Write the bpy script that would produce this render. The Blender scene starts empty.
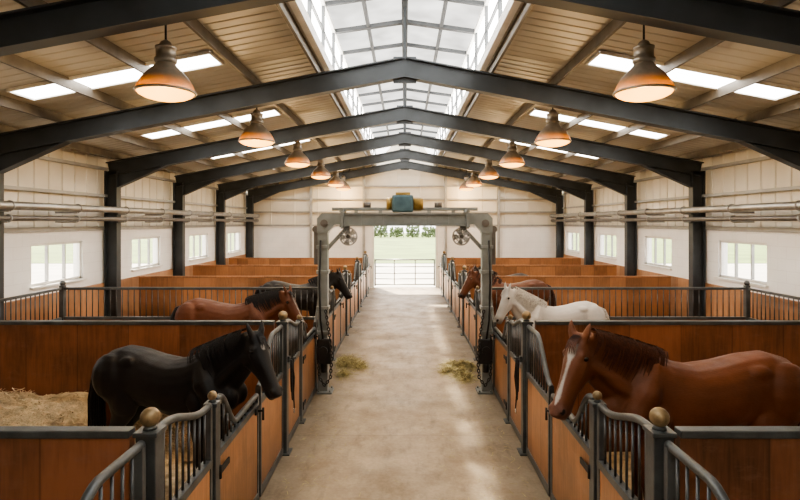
import bpy, bmesh, math, random
from mathutils import Vector, Matrix
random.seed(7)
SC = bpy.context.scene
COL = SC.collection
PI = math.pi
V = Vector

# ------------------------------------------------------------------ materials
def new_mat(name):
    m = bpy.data.materials.new(name); m.use_nodes = True
    nt = m.node_tree; nt.nodes.clear()
    return m, nt
def lk(nt, a, b): nt.links.new(a, b)
def base(name, col, rough=.5, metal=0., var=.15, vscale=5., bump=0., bscale=30., scale=(1,1,1), spec=.5):
    m, nt = new_mat(name); N = nt.nodes.new
    out = N('ShaderNodeOutputMaterial'); p = N('ShaderNodeBsdfPrincipled')
    lk(nt, p.outputs[0], out.inputs[0])
    tc = N('ShaderNodeTexCoord'); mp = N('ShaderNodeMapping'); mp.inputs['Scale'].default_value = scale
    lk(nt, tc.outputs['Object'], mp.inputs[0])
    nz = N('ShaderNodeTexNoise'); nz.inputs['Scale'].default_value = vscale; nz.inputs['Detail'].default_value = 5
    lk(nt, mp.outputs[0], nz.inputs['Vector'])
    mx = N('ShaderNodeMix'); mx.data_type = 'RGBA'
    mx.inputs[6].default_value = tuple(c*(1-var) for c in col)+(1,)
    mx.inputs[7].default_value = tuple(min(1, c*(1+var)) for c in col)+(1,)
    rp = N('ShaderNodeMapRange'); rp.inputs[1].default_value = .3; rp.inputs[2].default_value = .7
    lk(nt, nz.outputs[0], rp.inputs[0]); lk(nt, rp.outputs[0], mx.inputs[0])
    lk(nt, mx.outputs[2], p.inputs['Base Color'])
    p.inputs['Roughness'].default_value = rough; p.inputs['Metallic'].default_value = metal
    p.inputs['Specular IOR Level'].default_value = spec
    if bump:
        n2 = N('ShaderNodeTexNoise'); n2.inputs['Scale'].default_value = bscale; n2.inputs['Detail'].default_value = 4
        lk(nt, mp.outputs[0], n2.inputs['Vector'])
        b = N('ShaderNodeBump'); b.inputs['Strength'].default_value = bump; b.inputs['Distance'].default_value = .02
        lk(nt, n2.outputs[0], b.inputs['Height']); lk(nt, b.outputs[0], p.inputs['Normal'])
    return m
def wood(name, col, axis, plank=.16, rough=.5, var=.28, grime=.6, scuff=.3):
    m, nt = new_mat(name); N = nt.nodes.new
    out = N('ShaderNodeOutputMaterial'); p = N('ShaderNodeBsdfPrincipled'); lk(nt, p.outputs[0], out.inputs[0])
    tc = N('ShaderNodeTexCoord'); sp = N('ShaderNodeSeparateXYZ'); lk(nt, tc.outputs['Object'], sp.inputs[0])
    oi = N('ShaderNodeObjectInfo')
    off = N('ShaderNodeVectorMath'); off.operation = 'ADD'; lk(nt, tc.outputs['Object'], off.inputs[0])
    sc_ = N('ShaderNodeMath'); sc_.operation = 'MULTIPLY'; sc_.inputs[1].default_value = 40; lk(nt, oi.outputs['Random'], sc_.inputs[0])
    cv = N('ShaderNodeCombineXYZ')
    for i in range(3): lk(nt, sc_.outputs[0], cv.inputs[i])
    lk(nt, cv.outputs[0], off.inputs[1])
    dv = N('ShaderNodeMath'); dv.operation = 'DIVIDE'; dv.inputs[1].default_value = plank
    lk(nt, sp.outputs[axis], dv.inputs[0])
    fl = N('ShaderNodeMath'); fl.operation = 'FLOOR'; lk(nt, dv.outputs[0], fl.inputs[0])
    fa = N('ShaderNodeMath'); fa.operation = 'ADD'; lk(nt, fl.outputs[0], fa.inputs[0]); lk(nt, sc_.outputs[0], fa.inputs[1])
    wn = N('ShaderNodeTexWhiteNoise'); wn.noise_dimensions = '1D'; lk(nt, fa.outputs[0], wn.inputs['W'])
    fr = N('ShaderNodeMath'); fr.operation = 'FRACT'; lk(nt, dv.outputs[0], fr.inputs[0])
    pp = N('ShaderNodeMath'); pp.operation = 'PINGPONG'; pp.inputs[1].default_value = .5; lk(nt, fr.outputs[0], pp.inputs[0])
    gp = N('ShaderNodeMapRange'); gp.inputs[1].default_value = 0; gp.inputs[2].default_value = .015
    gp.inputs[3].default_value = .55; gp.inputs[4].default_value = 1
    lk(nt, pp.outputs[0], gp.inputs[0])
    mp = N('ShaderNodeMapping'); mp.inputs['Scale'].default_value = (14, 14, 1.2); lk(nt, off.outputs[0], mp.inputs[0])
    nz = N('ShaderNodeTexNoise'); nz.inputs['Scale'].default_value = 2.5; nz.inputs['Detail'].default_value = 6; nz.inputs['Distortion'].default_value = .6
    lk(nt, mp.outputs[0], nz.inputs['Vector'])
    big = N('ShaderNodeTexNoise'); big.inputs['Scale'].default_value = 1.1; big.inputs['Detail'].default_value = 6; big.inputs['Roughness'].default_value = .6
    lk(nt, off.outputs[0], big.inputs['Vector'])
    n6 = N('ShaderNodeMath'); n6.operation = 'MULTIPLY'; n6.inputs[1].default_value = .6; lk(nt, nz.outputs[0], n6.inputs[0])
    a = N('ShaderNodeMath'); a.operation = 'MULTIPLY_ADD'; a.inputs[1].default_value = .35
    lk(nt, wn.outputs[0], a.inputs[0]); lk(nt, n6.outputs[0], a.inputs[2])
    a2 = N('ShaderNodeMath'); a2.operation = 'MULTIPLY_ADD'; a2.inputs[1].default_value = 1.2
    lk(nt, big.outputs[0], a2.inputs[0]); lk(nt, a.outputs[0], a2.inputs[2])
    r = N('ShaderNodeMapRange'); r.inputs[1].default_value = .70; r.inputs[2].default_value = 1.40; lk(nt, a2.outputs[0], r.inputs[0])
    mx = N('ShaderNodeMix'); mx.data_type = 'RGBA'
    mx.inputs[6].default_value = tuple(c*(1-var*1.4) for c in col)+(1,)
    mx.inputs[7].default_value = tuple(min(1, c*(1+var)) for c in col)+(1,)
    lk(nt, r.outputs[0], mx.inputs[0])
    sm = N('ShaderNodeMapping'); sm.inputs['Scale'].default_value = (3, 3, 7); lk(nt, off.outputs[0], sm.inputs[0])
    sn = N('ShaderNodeTexNoise'); sn.inputs['Scale'].default_value = 1.6; sn.inputs['Detail'].default_value = 8; sn.inputs['Roughness'].default_value = .75; lk(nt, sm.outputs[0], sn.inputs['Vector'])
    sr = N('ShaderNodeMapRange'); sr.inputs[1].default_value = .54; sr.inputs[2].default_value = .72; sr.inputs[3].default_value = 0; sr.inputs[4].default_value = scuff; lk(nt, sn.outputs[0], sr.inputs[0])
    ms = N('ShaderNodeMix'); ms.data_type = 'RGBA'; lk(nt, sr.outputs[0], ms.inputs[0]); lk(nt, mx.outputs[2], ms.inputs[6])
    g_ = sum(col)/3; ms.inputs[7].default_value = (col[0]*.9+g_*.5, col[1]*.9+g_*.5, col[2]*.9+g_*.5, 1)
    zr = N('ShaderNodeMapRange'); zr.inputs[1].default_value = .1; zr.inputs[2].default_value = .75; zr.inputs[3].default_value = grime; zr.inputs[4].default_value = 1
    zz = N('ShaderNodeMath'); zz.operation = 'MULTIPLY_ADD'; zz.inputs[1].default_value = .5; lk(nt, big.outputs[0], zz.inputs[0])
    zs = N('ShaderNodeMath'); zs.operation = 'SUBTRACT'; zs.inputs[1].default_value = .25; lk(nt, sp.outputs[2], zs.inputs[0]); lk(nt, zs.outputs[0], zz.inputs[2])
    lk(nt, zz.outputs[0], zr.inputs[0])
    mu = N('ShaderNodeMath'); mu.operation = 'MULTIPLY'; lk(nt, gp.outputs[0], mu.inputs[0]); lk(nt, zr.outputs[0], mu.inputs[1])
    ml = N('ShaderNodeMix'); ml.data_type = 'RGBA'; ml.blend_type = 'MULTIPLY'; ml.inputs[0].default_value = 1
    cb = N('ShaderNodeCombineColor')
    for i in range(3): lk(nt, mu.outputs[0], cb.inputs[i])
    lk(nt, ms.outputs[2], ml.inputs[6]); lk(nt, cb.outputs[0], ml.inputs[7])
    lk(nt, ml.outputs[2], p.inputs['Base Color']); p.inputs['Roughness'].default_value = rough
    b = N('ShaderNodeBump'); b.inputs['Strength'].default_value = .15; b.inputs['Distance'].default_value = .01
    lk(nt, nz.outputs[0], b.inputs['Height']); lk(nt, b.outputs[0], p.inputs['Normal'])
    return m
def emis(name, col, strength, streak=0., clear=0.):
    m, nt = new_mat(name); N = nt.nodes.new
    out = N('ShaderNodeOutputMaterial'); e = N('ShaderNodeEmission')
    e.inputs[0].default_value = tuple(col)+(1,); e.inputs[1].default_value = strength
    if streak:
        tc = N('ShaderNodeTexCoord'); nz = N('ShaderNodeTexNoise'); nz.inputs['Scale'].default_value = 1.6
        lk(nt, tc.outputs['Object'], nz.inputs['Vector'])
        r = N('ShaderNodeMapRange'); r.inputs[1].default_value = .3; r.inputs[2].default_value = .7
        r.inputs[3].default_value = strength*(1-streak); r.inputs[4].default_value = strength*(1+streak)
        lk(nt, nz.outputs[0], r.inputs[0]); lk(nt, r.outputs[0], e.inputs[1])
    if clear:
        t = N('ShaderNodeBsdfTransparent'); mx = N('ShaderNodeMixShader'); mx.inputs[0].default_value = clear
        lk(nt, e.outputs[0], mx.inputs[1]); lk(nt, t.outputs[0], mx.inputs[2]); lk(nt, mx.outputs[0], out.inputs[0])
    else: lk(nt, e.outputs[0], out.inputs[0])
    return m
def glass(name):
    m, nt = new_mat(name); N = nt.nodes.new
    out = N('ShaderNodeOutputMaterial'); t = N('ShaderNodeBsdfTransparent'); g = N('ShaderNodeBsdfGlossy')
    g.inputs['Roughness'].default_value = .05
    mx = N('ShaderNodeMixShader'); mx.inputs[0].default_value = .07
    lk(nt, t.outputs[0], mx.inputs[1]); lk(nt, g.outputs[0], mx.inputs[2]); lk(nt, mx.outputs[0], out.inputs[0]); return m
def shade_mat(name):
    m, nt = new_mat(name); N = nt.nodes.new
    out = N('ShaderNodeOutputMaterial'); p = N('ShaderNodeBsdfPrincipled')
    tc = N('ShaderNodeTexCoord'); nz = N('ShaderNodeTexNoise'); nz.inputs['Scale'].default_value = 14; nz.inputs['Detail'].default_value = 6
    lk(nt, tc.outputs['Object'], nz.inputs['Vector'])
    cr = N('ShaderNodeMix'); cr.data_type = 'RGBA'; cr.inputs[6].default_value = (.20, .175, .14, 1); cr.inputs[7].default_value = (.37, .325, .26, 1)
    lk(nt, nz.outputs[0], cr.inputs[0]); lk(nt, cr.outputs[2], p.inputs['Base Color'])
    p.inputs['Metallic'].default_value = .6; p.inputs['Roughness'].default_value = .4
    t = N('ShaderNodeBsdfTranslucent'); t.inputs[0].default_value = (1, .68, .24, 1)
    sp = N('ShaderNodeSeparateXYZ'); lk(nt, tc.outputs['Object'], sp.inputs[0])
    r = N('ShaderNodeMapRange'); r.inputs[1].default_value = .0; r.inputs[2].default_value = .16; r.inputs[3].default_value = .42; r.inputs[4].default_value = .0
    lk(nt, sp.outputs[2], r.inputs[0])
    mx = N('ShaderNodeMixShader'); lk(nt, r.outputs[0], mx.inputs[0])
    lk(nt, p.outputs[0], mx.inputs[1]); lk(nt, t.outputs[0], mx.inputs[2]); lk(nt, mx.outputs[0], out.inputs[0]); return m
def block_mat(name):
    m, nt = new_mat(name); N = nt.nodes.new
    out = N('ShaderNodeOutputMaterial'); p = N('ShaderNodeBsdfPrincipled'); lk(nt, p.outputs[0], out.inputs[0])
    tc = N('ShaderNodeTexCoord'); sp = N('ShaderNodeSeparateXYZ'); lk(nt, tc.outputs['Object'], sp.inputs[0])
    ad = N('ShaderNodeMath'); lk(nt, sp.outputs[0], ad.inputs[0]); lk(nt, sp.outputs[1], ad.inputs[1])
    cb = N('ShaderNodeCombineXYZ'); lk(nt, ad.outputs[0], cb.inputs[0]); lk(nt, sp.outputs[2], cb.inputs[1])
    br = N('ShaderNodeTexBrick'); br.inputs['Scale'].default_value = 1
    br.inputs['Brick Width'].default_value = .44; br.inputs['Row Height'].default_value = .215; br.inputs['Mortar Size'].default_value = .006
    br.inputs['Color1'].default_value = (.89, .885, .87, 1); br.inputs['Color2'].default_value = (.875, .87, .855, 1); br.inputs['Mortar'].default_value = (.81, .80, .785, 1)
    lk(nt, cb.outputs[0], br.inputs['Vector'])
    nz = N('ShaderNodeTexNoise'); nz.inputs['Scale'].default_value = 1.4; nz.inputs['Detail'].default_value = 5; lk(nt, tc.outputs['Object'], nz.inputs['Vector'])
    r = N('ShaderNodeMapRange'); r.inputs[1].default_value = .3; r.inputs[2].default_value = .7; r.inputs[3].default_value = .90; r.inputs[4].default_value = 1
    lk(nt, nz.outputs[0], r.inputs[0])
    mx = N('ShaderNodeMix'); mx.data_type = 'RGBA'; mx.blend_type = 'MULTIPLY'; mx.inputs[0].default_value = 1
    c2 = N('ShaderNodeCombineColor')
    for i in range(3): lk(nt, r.outputs[0], c2.inputs[i])
    lk(nt, br.outputs[0], mx.inputs[6]); lk(nt, c2.outputs[0], mx.inputs[7]); lk(nt, mx.outputs[2], p.inputs['Base Color'])
    p.inputs['Roughness'].default_value = .7
    b = N('ShaderNodeBump'); b.inputs['Strength'].default_value = .15; b.inputs['Distance'].default_value = .006; b.invert = True
    lk(nt, br.outputs[1], b.inputs['Height']); lk(nt, b.outputs[0], p.inputs['Normal'])
    return m
def floor_mat(name):
    m, nt = new_mat(name); N = nt.nodes.new
    out = N('ShaderNodeOutputMaterial'); p = N('ShaderNodeBsdfPrincipled'); lk(nt, p.outputs[0], out.inputs[0])
    tc = N('ShaderNodeTexCoord')
    a = N('ShaderNodeTexNoise'); a.inputs['Scale'].default_value = 1.5; a.inputs['Detail'].default_value = 9; a.inputs['Roughness'].default_value = .66
    lk(nt, tc.outputs['Object'], a.inputs['Vector'])
    b = N('ShaderNodeTexNoise'); b.inputs['Scale'].default_value = 26; b.inputs['Detail'].default_value = 6; lk(nt, tc.outputs['Object'], b.inputs['Vector'])
    rp = N('ShaderNodeValToRGB'); e = rp.color_ramp.elements
    e[0].position = .30; e[0].color = (.28, .215, .145, 1); e[1].position = .68; e[1].color = (.50, .41, .295, 1)
    s = N('ShaderNodeMath'); s.operation = 'MULTIPLY_ADD'; s.inputs[1].default_value = .30
    o = N('ShaderNodeMath'); o.operation = 'SUBTRACT'; o.inputs[1].default_value = .5; lk(nt, b.outputs[0], o.inputs[0])
    lk(nt, o.outputs[0], s.inputs[0]); lk(nt, a.outputs[0], s.inputs[2]); lk(nt, s.outputs[0], rp.inputs[0])
    sp = N('ShaderNodeSeparateXYZ'); lk(nt, tc.outputs['Object'], sp.inputs[0])
    pg = N('ShaderNodeMath'); pg.operation = 'PINGPONG'; pg.inputs[1].default_value = 1.75; lk(nt, sp.outputs[1], pg.inputs[0])
    jr = N('ShaderNodeMapRange'); jr.inputs[1].default_value = 0; jr.inputs[2].default_value = .012; jr.inputs[3].default_value = .72; jr.inputs[4].default_value = 1
    lk(nt, pg.outputs[0], jr.inputs[0])
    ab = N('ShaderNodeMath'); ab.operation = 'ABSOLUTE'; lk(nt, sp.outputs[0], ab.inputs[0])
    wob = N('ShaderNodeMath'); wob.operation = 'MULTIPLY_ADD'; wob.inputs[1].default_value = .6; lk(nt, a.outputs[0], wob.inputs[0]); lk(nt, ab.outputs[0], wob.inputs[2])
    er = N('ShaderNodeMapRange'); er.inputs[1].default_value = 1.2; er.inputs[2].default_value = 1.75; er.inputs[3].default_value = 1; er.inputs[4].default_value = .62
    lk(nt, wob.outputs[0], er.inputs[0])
    smp = N('ShaderNodeMapping'); smp.inputs['Scale'].default_value = (3.2, 1.0, 1); lk(nt, tc.outputs['Object'], smp.inputs[0])
    st = N('ShaderNodeTexNoise'); st.inputs['Scale'].default_value = 1.9; st.inputs['Detail'].default_value = 8; st.inputs['Roughness'].default_value = .7; lk(nt, smp.outputs[0], st.inputs['Vector'])
    sr = N('ShaderNodeMapRange'); sr.inputs[1].default_value = .52; sr.inputs[2].default_value = .70; sr.inputs[3].default_value = 1; sr.inputs[4].default_value = .68
    lk(nt, st.outputs[0], sr.inputs[0])
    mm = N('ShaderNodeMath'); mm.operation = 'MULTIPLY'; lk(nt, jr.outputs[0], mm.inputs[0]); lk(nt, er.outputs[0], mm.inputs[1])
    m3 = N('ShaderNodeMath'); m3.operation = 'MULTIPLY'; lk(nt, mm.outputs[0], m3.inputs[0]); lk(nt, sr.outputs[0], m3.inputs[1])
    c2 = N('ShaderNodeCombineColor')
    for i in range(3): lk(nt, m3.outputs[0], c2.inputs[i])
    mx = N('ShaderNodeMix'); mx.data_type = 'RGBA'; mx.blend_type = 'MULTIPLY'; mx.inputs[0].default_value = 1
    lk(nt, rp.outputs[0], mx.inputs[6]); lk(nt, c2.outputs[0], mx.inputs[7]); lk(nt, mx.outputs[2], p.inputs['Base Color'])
    rr = N('ShaderNodeMapRange'); rr.inputs[1].default_value = .35; rr.inputs[2].default_value = .65; rr.inputs[3].default_value = .62; rr.inputs[4].default_value = .42
    lk(nt, a.outputs[0], rr.inputs[0]); lk(nt, rr.outputs[0], p.inputs['Roughness'])
    bp = N('ShaderNodeBump'); bp.inputs['Strength'].default_value = .1; bp.inputs['Distance'].default_value = .02
    lk(nt, b.outputs[0], bp.inputs['Height']); lk(nt, bp.outputs[0], p.inputs['Normal'])
    return m
def hide_mat(name, rough=.48, lo=.74, hi=1.16, bumpy=.3):
    m, nt = new_mat(name); N = nt.nodes.new
    out = N('ShaderNodeOutputMaterial'); p = N('ShaderNodeBsdfPrincipled'); lk(nt, p.outputs[0], out.inputs[0])
    at = N('ShaderNodeAttribute'); at.attribute_name = 'Col'
    tc = N('ShaderNodeTexCoord'); nz = N('ShaderNodeTexNoise'); nz.inputs['Scale'].default_value = 3; nz.inputs['Detail'].default_value = 4; nz.inputs['Roughness'].default_value = .5
    lk(nt, tc.outputs['Object'], nz.inputs['Vector'])
    hm = N('ShaderNodeMapping'); hm.inputs['Scale'].default_value = (18, 60, 70); lk(nt, tc.outputs['Object'], hm.inputs[0])
    hz = N('ShaderNodeTexNoise'); hz.inputs['Scale'].default_value = 2; hz.inputs['Detail'].default_value = 4; lk(nt, hm.outputs[0], hz.inputs['Vector'])
    ad = N('ShaderNodeMath'); ad.operation = 'MULTIPLY_ADD'; ad.inputs[1].default_value = .35
    sb = N('ShaderNodeMath'); sb.operation = 'SUBTRACT'; sb.inputs[1].default_value = .5; lk(nt, hz.outputs[0], sb.inputs[0])
    lk(nt, sb.outputs[0], ad.inputs[0]); lk(nt, nz.outputs[0], ad.inputs[2])
    r = N('ShaderNodeMapRange'); r.inputs[1].default_value = .3; r.inputs[2].default_value = .7; r.inputs[3].default_value = lo; r.inputs[4].default_value = hi
    lk(nt, ad.outputs[0], r.inputs[0]); c2 = N('ShaderNodeCombineColor')
    for i in range(3): lk(nt, r.outputs[0], c2.inputs[i])
    mx = N('ShaderNodeMix'); mx.data_type = 'RGBA'; mx.blend_type = 'MULTIPLY'; mx.inputs[0].default_value = 1
    lk(nt, at.outputs[0], mx.inputs[6]); lk(nt, c2.outputs[0], mx.inputs[7]); lk(nt, mx.outputs[2], p.inputs['Base Color'])
    p.inputs['Roughness'].default_value = rough; p.inputs['Specular IOR Level'].default_value = .3
    p.inputs['Sheen Weight'].default_value = .04; p.inputs['Sheen Roughness'].default_value = .4
    g = N('ShaderNodeTexNoise'); g.inputs['Scale'].default_value = 5; g.inputs['Detail'].default_value = 1; lk(nt, tc.outputs['Object'], g.inputs['Vector'])
    b = N('ShaderNodeBump'); b.inputs['Strength'].default_value = .25; b.inputs['Distance'].default_value = .008
    b2 = N('ShaderNodeBump'); b2.inputs['Strength'].default_value = bumpy; b2.inputs['Distance'].default_value = .06
    lk(nt, g.outputs[0], b2.inputs['Height']); lk(nt, b2.outputs[0], b.inputs['Normal'])
    lk(nt, hz.outputs[0], b.inputs['Height']); lk(nt, b.outputs[0], p.inputs['Normal'])
    return m

M = {}
M['steel'] = base('charcoal_steel', (.050, .057, .063), .5, .3, .2, 3)
M['rail'] = base('slate_grey_steel', (.105, .115, .12), .42, .45, .3, 6, .08, 60)
M['bar'] = base('grille_bar_steel', (.095, .10, .105), .4, .45, .2, 6)
M['brass'] = base('aged_brass', (.30, .22, .125), .48, .6, .4, 22)
M['front_wood_y'] = wood('honey_front_wood', (.44, .205, .088), 1, .38, .40, .34, .55, .4)
M['divider_wood'] = wood('red_brown_divider_wood', (.255, .10, .047), 0, .62, .38, .42, .65, .42)
M['divider_wood_light'] = wood('orange_divider_wood', (.36, .17, .078), 0, .4, .45, .32, .8)
M['kick_wood'] = wood('kickboard_wood', (.36, .19, .10), 1, .5)
M['roofsheet'] = base('grey_beige_roof_sheet', (.51, .485, .43), .5, .15, .06, .9)
M['cladding'] = base('cream_cladding', (.70, .66, .575), .5, .0, .06, 1.2)
M['purlin'] = base('brown_purlin', (.15, .135, .115), .5, .3, .25, 4)
M['white_trim'] = base('white_paint_trim', (.75, .74, .71), .5, 0, .08, 4)
M['grey_trim'] = base('grey_trim', (.34, .34, .33), .5, .2, .12, 4)
M['dark_trim'] = base('dark_glazing_bar', (.09, .095, .10), .5, .3, .12, 4)
M['pipe'] = base('galvanised_pipe', (.40, .40, .385), .38, .7, .2, 5)
M['pipe_dark'] = base('dark_pipe', (.16, .15, .14), .45, .5, .2, 5)
M['fan_grey'] = base('silver_fan_metal', (.36, .37, .375), .4, .4, .15, 9)
M['block'] = block_mat('white_painted_block')
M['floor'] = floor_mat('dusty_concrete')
M['straw'] = base('straw', (.68, .545, .345), .8, 0, .35, 9, .9, 45)
M['hay'] = base('dry_hay', (.45, .39, .19), .85, 0, .45, 12, .9, 45)
M['bed'] = base('straw_bed', (.40, .30, .17), .9, 0, .35, 9, .8, 40)
M['gantry'] = base('grey_machine_paint', (.23, .25, .248), .42, .25, .14, 5)
M['motor_teal'] = base('blue_grey_motor_paint', (.085, .15, .18), .4, .3, .2, 8)
M['motor_rust'] = base('ochre_motor_paint', (.38, .26, .08), .45, .3, .3, 8)
M['black'] = base('black_rubber', (.012, .012, .013), .55, 0, .2, 20)
M['chain'] = base('dark_chain_steel', (.05, .05, .05), .4, .7, .2, 20)
M['chrome'] = base('bright_metal', (.6, .6, .6), .25, .9, .1, 20)
M['galv'] = base('galvanised_gate', (.30, .31, .31), .4, .6, .15, 10)
M['shade'] = shade_mat('weathered_lamp_shade')
M['socket'] = base('lamp_cap_metal', (.24, .21, .17), .42, .6, .25, 12)
M['bulb'] = emis('lit_bulb', (1, .60, .20), 60)
M['rim_glow'] = emis('added_lamp_rim_glow', (1, .45, .08), 4.0, .2)  # emission for the added dome that gives the amber glow at the shade rim
M['sky_panel'] = emis('lit_polycarbonate', (1, .97, .91), 9.0, .12)
M['lantern_side'] = emis('lit_lantern_glazing', (1, .965, .91), 17.5, .15, .5)
M['lantern_top'] = emis('hazy_lantern_roof', (.97, .94, .88), 1.3, .3)
M['pane'] = glass('window_glass')
M['grass'] = base('field_grass', (.135, .19, .05), .9, 0, .3, .25)
M['gravel'] = base('pale_gravel', (.46, .44, .40), .9, 0, .12, .6)
M['leaf'] = base('hedge_leaf', (.13, .165, .085), .9, 0, .4, 1.2, .8, 4)  # green paled and greyed, distance haze put into the leaf colour
M['bark'] = base('bark', (.12, .09, .06), .9, 0, .3, 6)
M['hide'] = hide_mat('horse_hide')
M['hide_pale'] = hide_mat('pale_horse_hide', .58, .9, 1.06, .18)
M['eye'] = base('horse_eye', (.008, .006, .005), .08, 0, .1, 5)

# ------------------------------------------------------------------ mesh builder
class MB:
    def __init__(self): self.bm = bmesh.new()
    def box(self, x0, x1, y0, y1, z0, z1, bev=0., seg=2):
        r = bmesh.ops.create_cube(self.bm, size=1)
        vs = r['verts']
        for v in vs:
            v.co = V(((x0+x1)/2+v.co.x*(x1-x0), (y0+y1)/2+v.co.y*(y1-y0), (z0+z1)/2+v.co.z*(z1-z0)))
        if bev:
            es = list({e for v in vs for e in v.link_edges})
            bmesh.ops.bevel(self.bm, geom=es, offset=bev, segments=seg, affect='EDGES', profile=.6)
        return self
    def rings(self, rings, cap=True, smooth=True, closed=False):
        bm = self.bm; R = [[bm.verts.new(p) for p in r] for r in rings]; n = len(R[0])
        m = len(R)
        for i in range(m if closed else m-1):
            a, b = R[i], R[(i+1) % m]
            for j in range(n):
                f = bm.faces.new((a[j], a[(j+1) % n], b[(j+1) % n], b[j])); f.smooth = smooth
        if cap and not closed:
            bm.faces.new(R[0][::-1]); bm.faces.new(R[-1])
        return self
    def beam(self, p0, p1, w, h, up=(0, 0, 1), off=0., shift=0.):
        p0, p1, up = V(p0), V(p1), V(up); t = (p1-p0).normalized()
        s = t.cross(up).normalized(); u = s.cross(t).normalized()
        r = []
        for p in (p0, p1):
            c = p+u*off+s*shift
            r.append([c+s*w/2+u*h/2, c-s*w/2+u*h/2, c-s*w/2-u*h/2, c+s*w/2-u*h/2])
        return self.rings(r, True, False)
    def ibeam(self, p0, p1, w, h, up=(0, 0, 1), t=.022):
        self.beam(p0, p1, w, t, up, h/2-t/2); self.beam(p0, p1, w, t, up, -h/2+t/2); self.beam(p0, p1, t*.8, h-2*t, up)
        return self
    def cyl(self, p0, p1, r0, r1=None, n=12, smooth=True):
        return self.tube([p0, p1], [r0, r0 if r1 is None else r1], n, smooth=smooth)
    def tube(self, pts, r, n=8, closed=False, smooth=True):
        pts = [V(p) for p in pts]; m = len(pts)
        rr = r if isinstance(r, (list, tuple)) else [r]*m
        rings = []; ref = None
        for i, p in enumerate(pts):
            if closed: t = pts[(i+1) % m]-pts[i-1]
            else: t = pts[min(i+1, m-1)]-pts[max(i-1, 0)]
            t = t.normalized()
            if ref is None:
                ref = V((0, 0, 1)) if abs(t.z) < .9 else V((1, 0, 0))
            s = t.cross(ref).normalized(); u = s.cross(t).normalized(); ref = u
            rings.append([p+s*math.cos(2*PI*k/n)*rr[i]+u*math.sin(2*PI*k/n)*rr[i] for k in range(n)])
        return self.rings(rings, True, smooth, closed)
    def chain(self, pts, link, r):
        pts = [V(p) for p in pts]; d = 0; q = 0; nxt = 0
        for a, b in zip(pts[:-1], pts[1:]):
            L = (b-a).length; t = (b-a)/L; s = t.cross(V((0, 1, 0))).normalized(); u = s.cross(t)
            while nxt <= d+L:
                c = a+t*(nxt-d); w = s if q % 2 == 0 else u; q += 1
                self.tube([c+t*link*.62*math.cos(k*PI/5)+w*link*.36*math.sin(k*PI/5) for k in range(10)], r, 5, True)
                nxt += link*.95
            d += L
        return self
    def lathe(self, prof, n=24, c=(0, 0, 0), cap=False):
        c = V(c)
        return self.rings([[c+V((r*math.cos(2*PI*k/n), r*math.sin(2*PI*k/n), z)) for k in range(n)] for r, z in prof], cap, True)
    def sphere(self, c, r, n=14, sc=(1, 1, 1)):
        res = bmesh.ops.create_uvsphere(self.bm, u_segments=n, v_segments=max(6, n*2//3), radius=r)
        for v in res['verts']:
            v.co = V((v.co.x*sc[0], v.co.y*sc[1], v.co.z*sc[2]))+V(c)
            for f in v.link_faces: f.smooth = True
        return self
    def prism(self, poly, ext):
        ext = V(ext); return self.rings([[V(p) for p in poly], [V(p)+ext for p in poly]], True, False)
    def quad(self, a, b, c, d, smooth=False):
        f = self.bm.faces.new([self.bm.verts.new(p) for p in (a, b, c, d)]); f.smooth = smooth; return self
    def build(self, name, mat, parent=None, loc=None, fix=True):
        if fix: bmesh.ops.recalc_face_normals(self.bm, faces=self.bm.faces)
        me = bpy.data.meshes.new(name); self.bm.to_mesh(me); self.bm.free()
        me.materials.append(mat)
        o = bpy.data.objects.new(name, me); COL.objects.link(o)
        if parent is not None: o.parent = parent
        if loc is not None: o.location = loc
        return o
def tag(o, label=None, cat=None, group=None, kind=None):
    if label: o['label'] = label
    if cat: o['category'] = cat
    if group: o['group'] = group
    if kind: o['kind'] = kind
    return o
def empty(name, loc, rz=0, label=None, cat=None, group=None):
    o = bpy.data.objects.new(name, None); COL.objects.link(o); o.location = loc; o.rotation_euler = (0, 0, rz)
    o.empty_display_size = .1
    return tag(o, label, cat, group)
def struct(o): o['kind'] = 'structure'; return o
def copy_tree(o, parent=None):
    c = o.copy(); COL.objects.link(c); c.parent = parent
    for ch in [x for x in o.children]: copy_tree(ch, c)
    return c
def ss(t): t = max(0, min(1, t)); return t*t*(3-2*t)
ORD = ['nearest', 'second', 'third', 'fourth', 'fifth', 'sixth', 'seventh']
def sidew(s): return 'left' if s < 0 else 'right'

# ------------------------------------------------------------------ dimensions
W = 6.7; YE = 22.8; YB = -3.0
A = 1.48; Y0 = 3.1; P = 3.38
SL = .19
def rb(x): return 5.07-SL*abs(x)
def roofz(x): return 5.53-SL*abs(x)

# ------------------------------------------------------------------ setting
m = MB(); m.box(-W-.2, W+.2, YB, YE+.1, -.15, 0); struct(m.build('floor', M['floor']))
m = MB(); m.box(-60, 60, -25, 38, -.3, -.16); struct(m.build('ground', M['gravel']))
m = MB(); m.box(-90, 90, 38, 140, -.3, -.12); struct(m.build('ground_field', M['grass']))
m = MB(); m.prism([(-W-.2, YB-.2, 0), (W+.2, YB-.2, 0), (W+.2, YB-.2, roofz(W+.2)), (1.26, YB-.2, roofz(1.26)), (1.26, YB-.2, 6.1), (0, YB-.2, 6.35), (-1.26, YB-.2, 6.1), (-1.26, YB-.2, roofz(1.26)), (-W-.2, YB-.2, roofz(W+.2))], (0, .2, 0))
struct(m.build('wall_front', M['cladding']))

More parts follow.
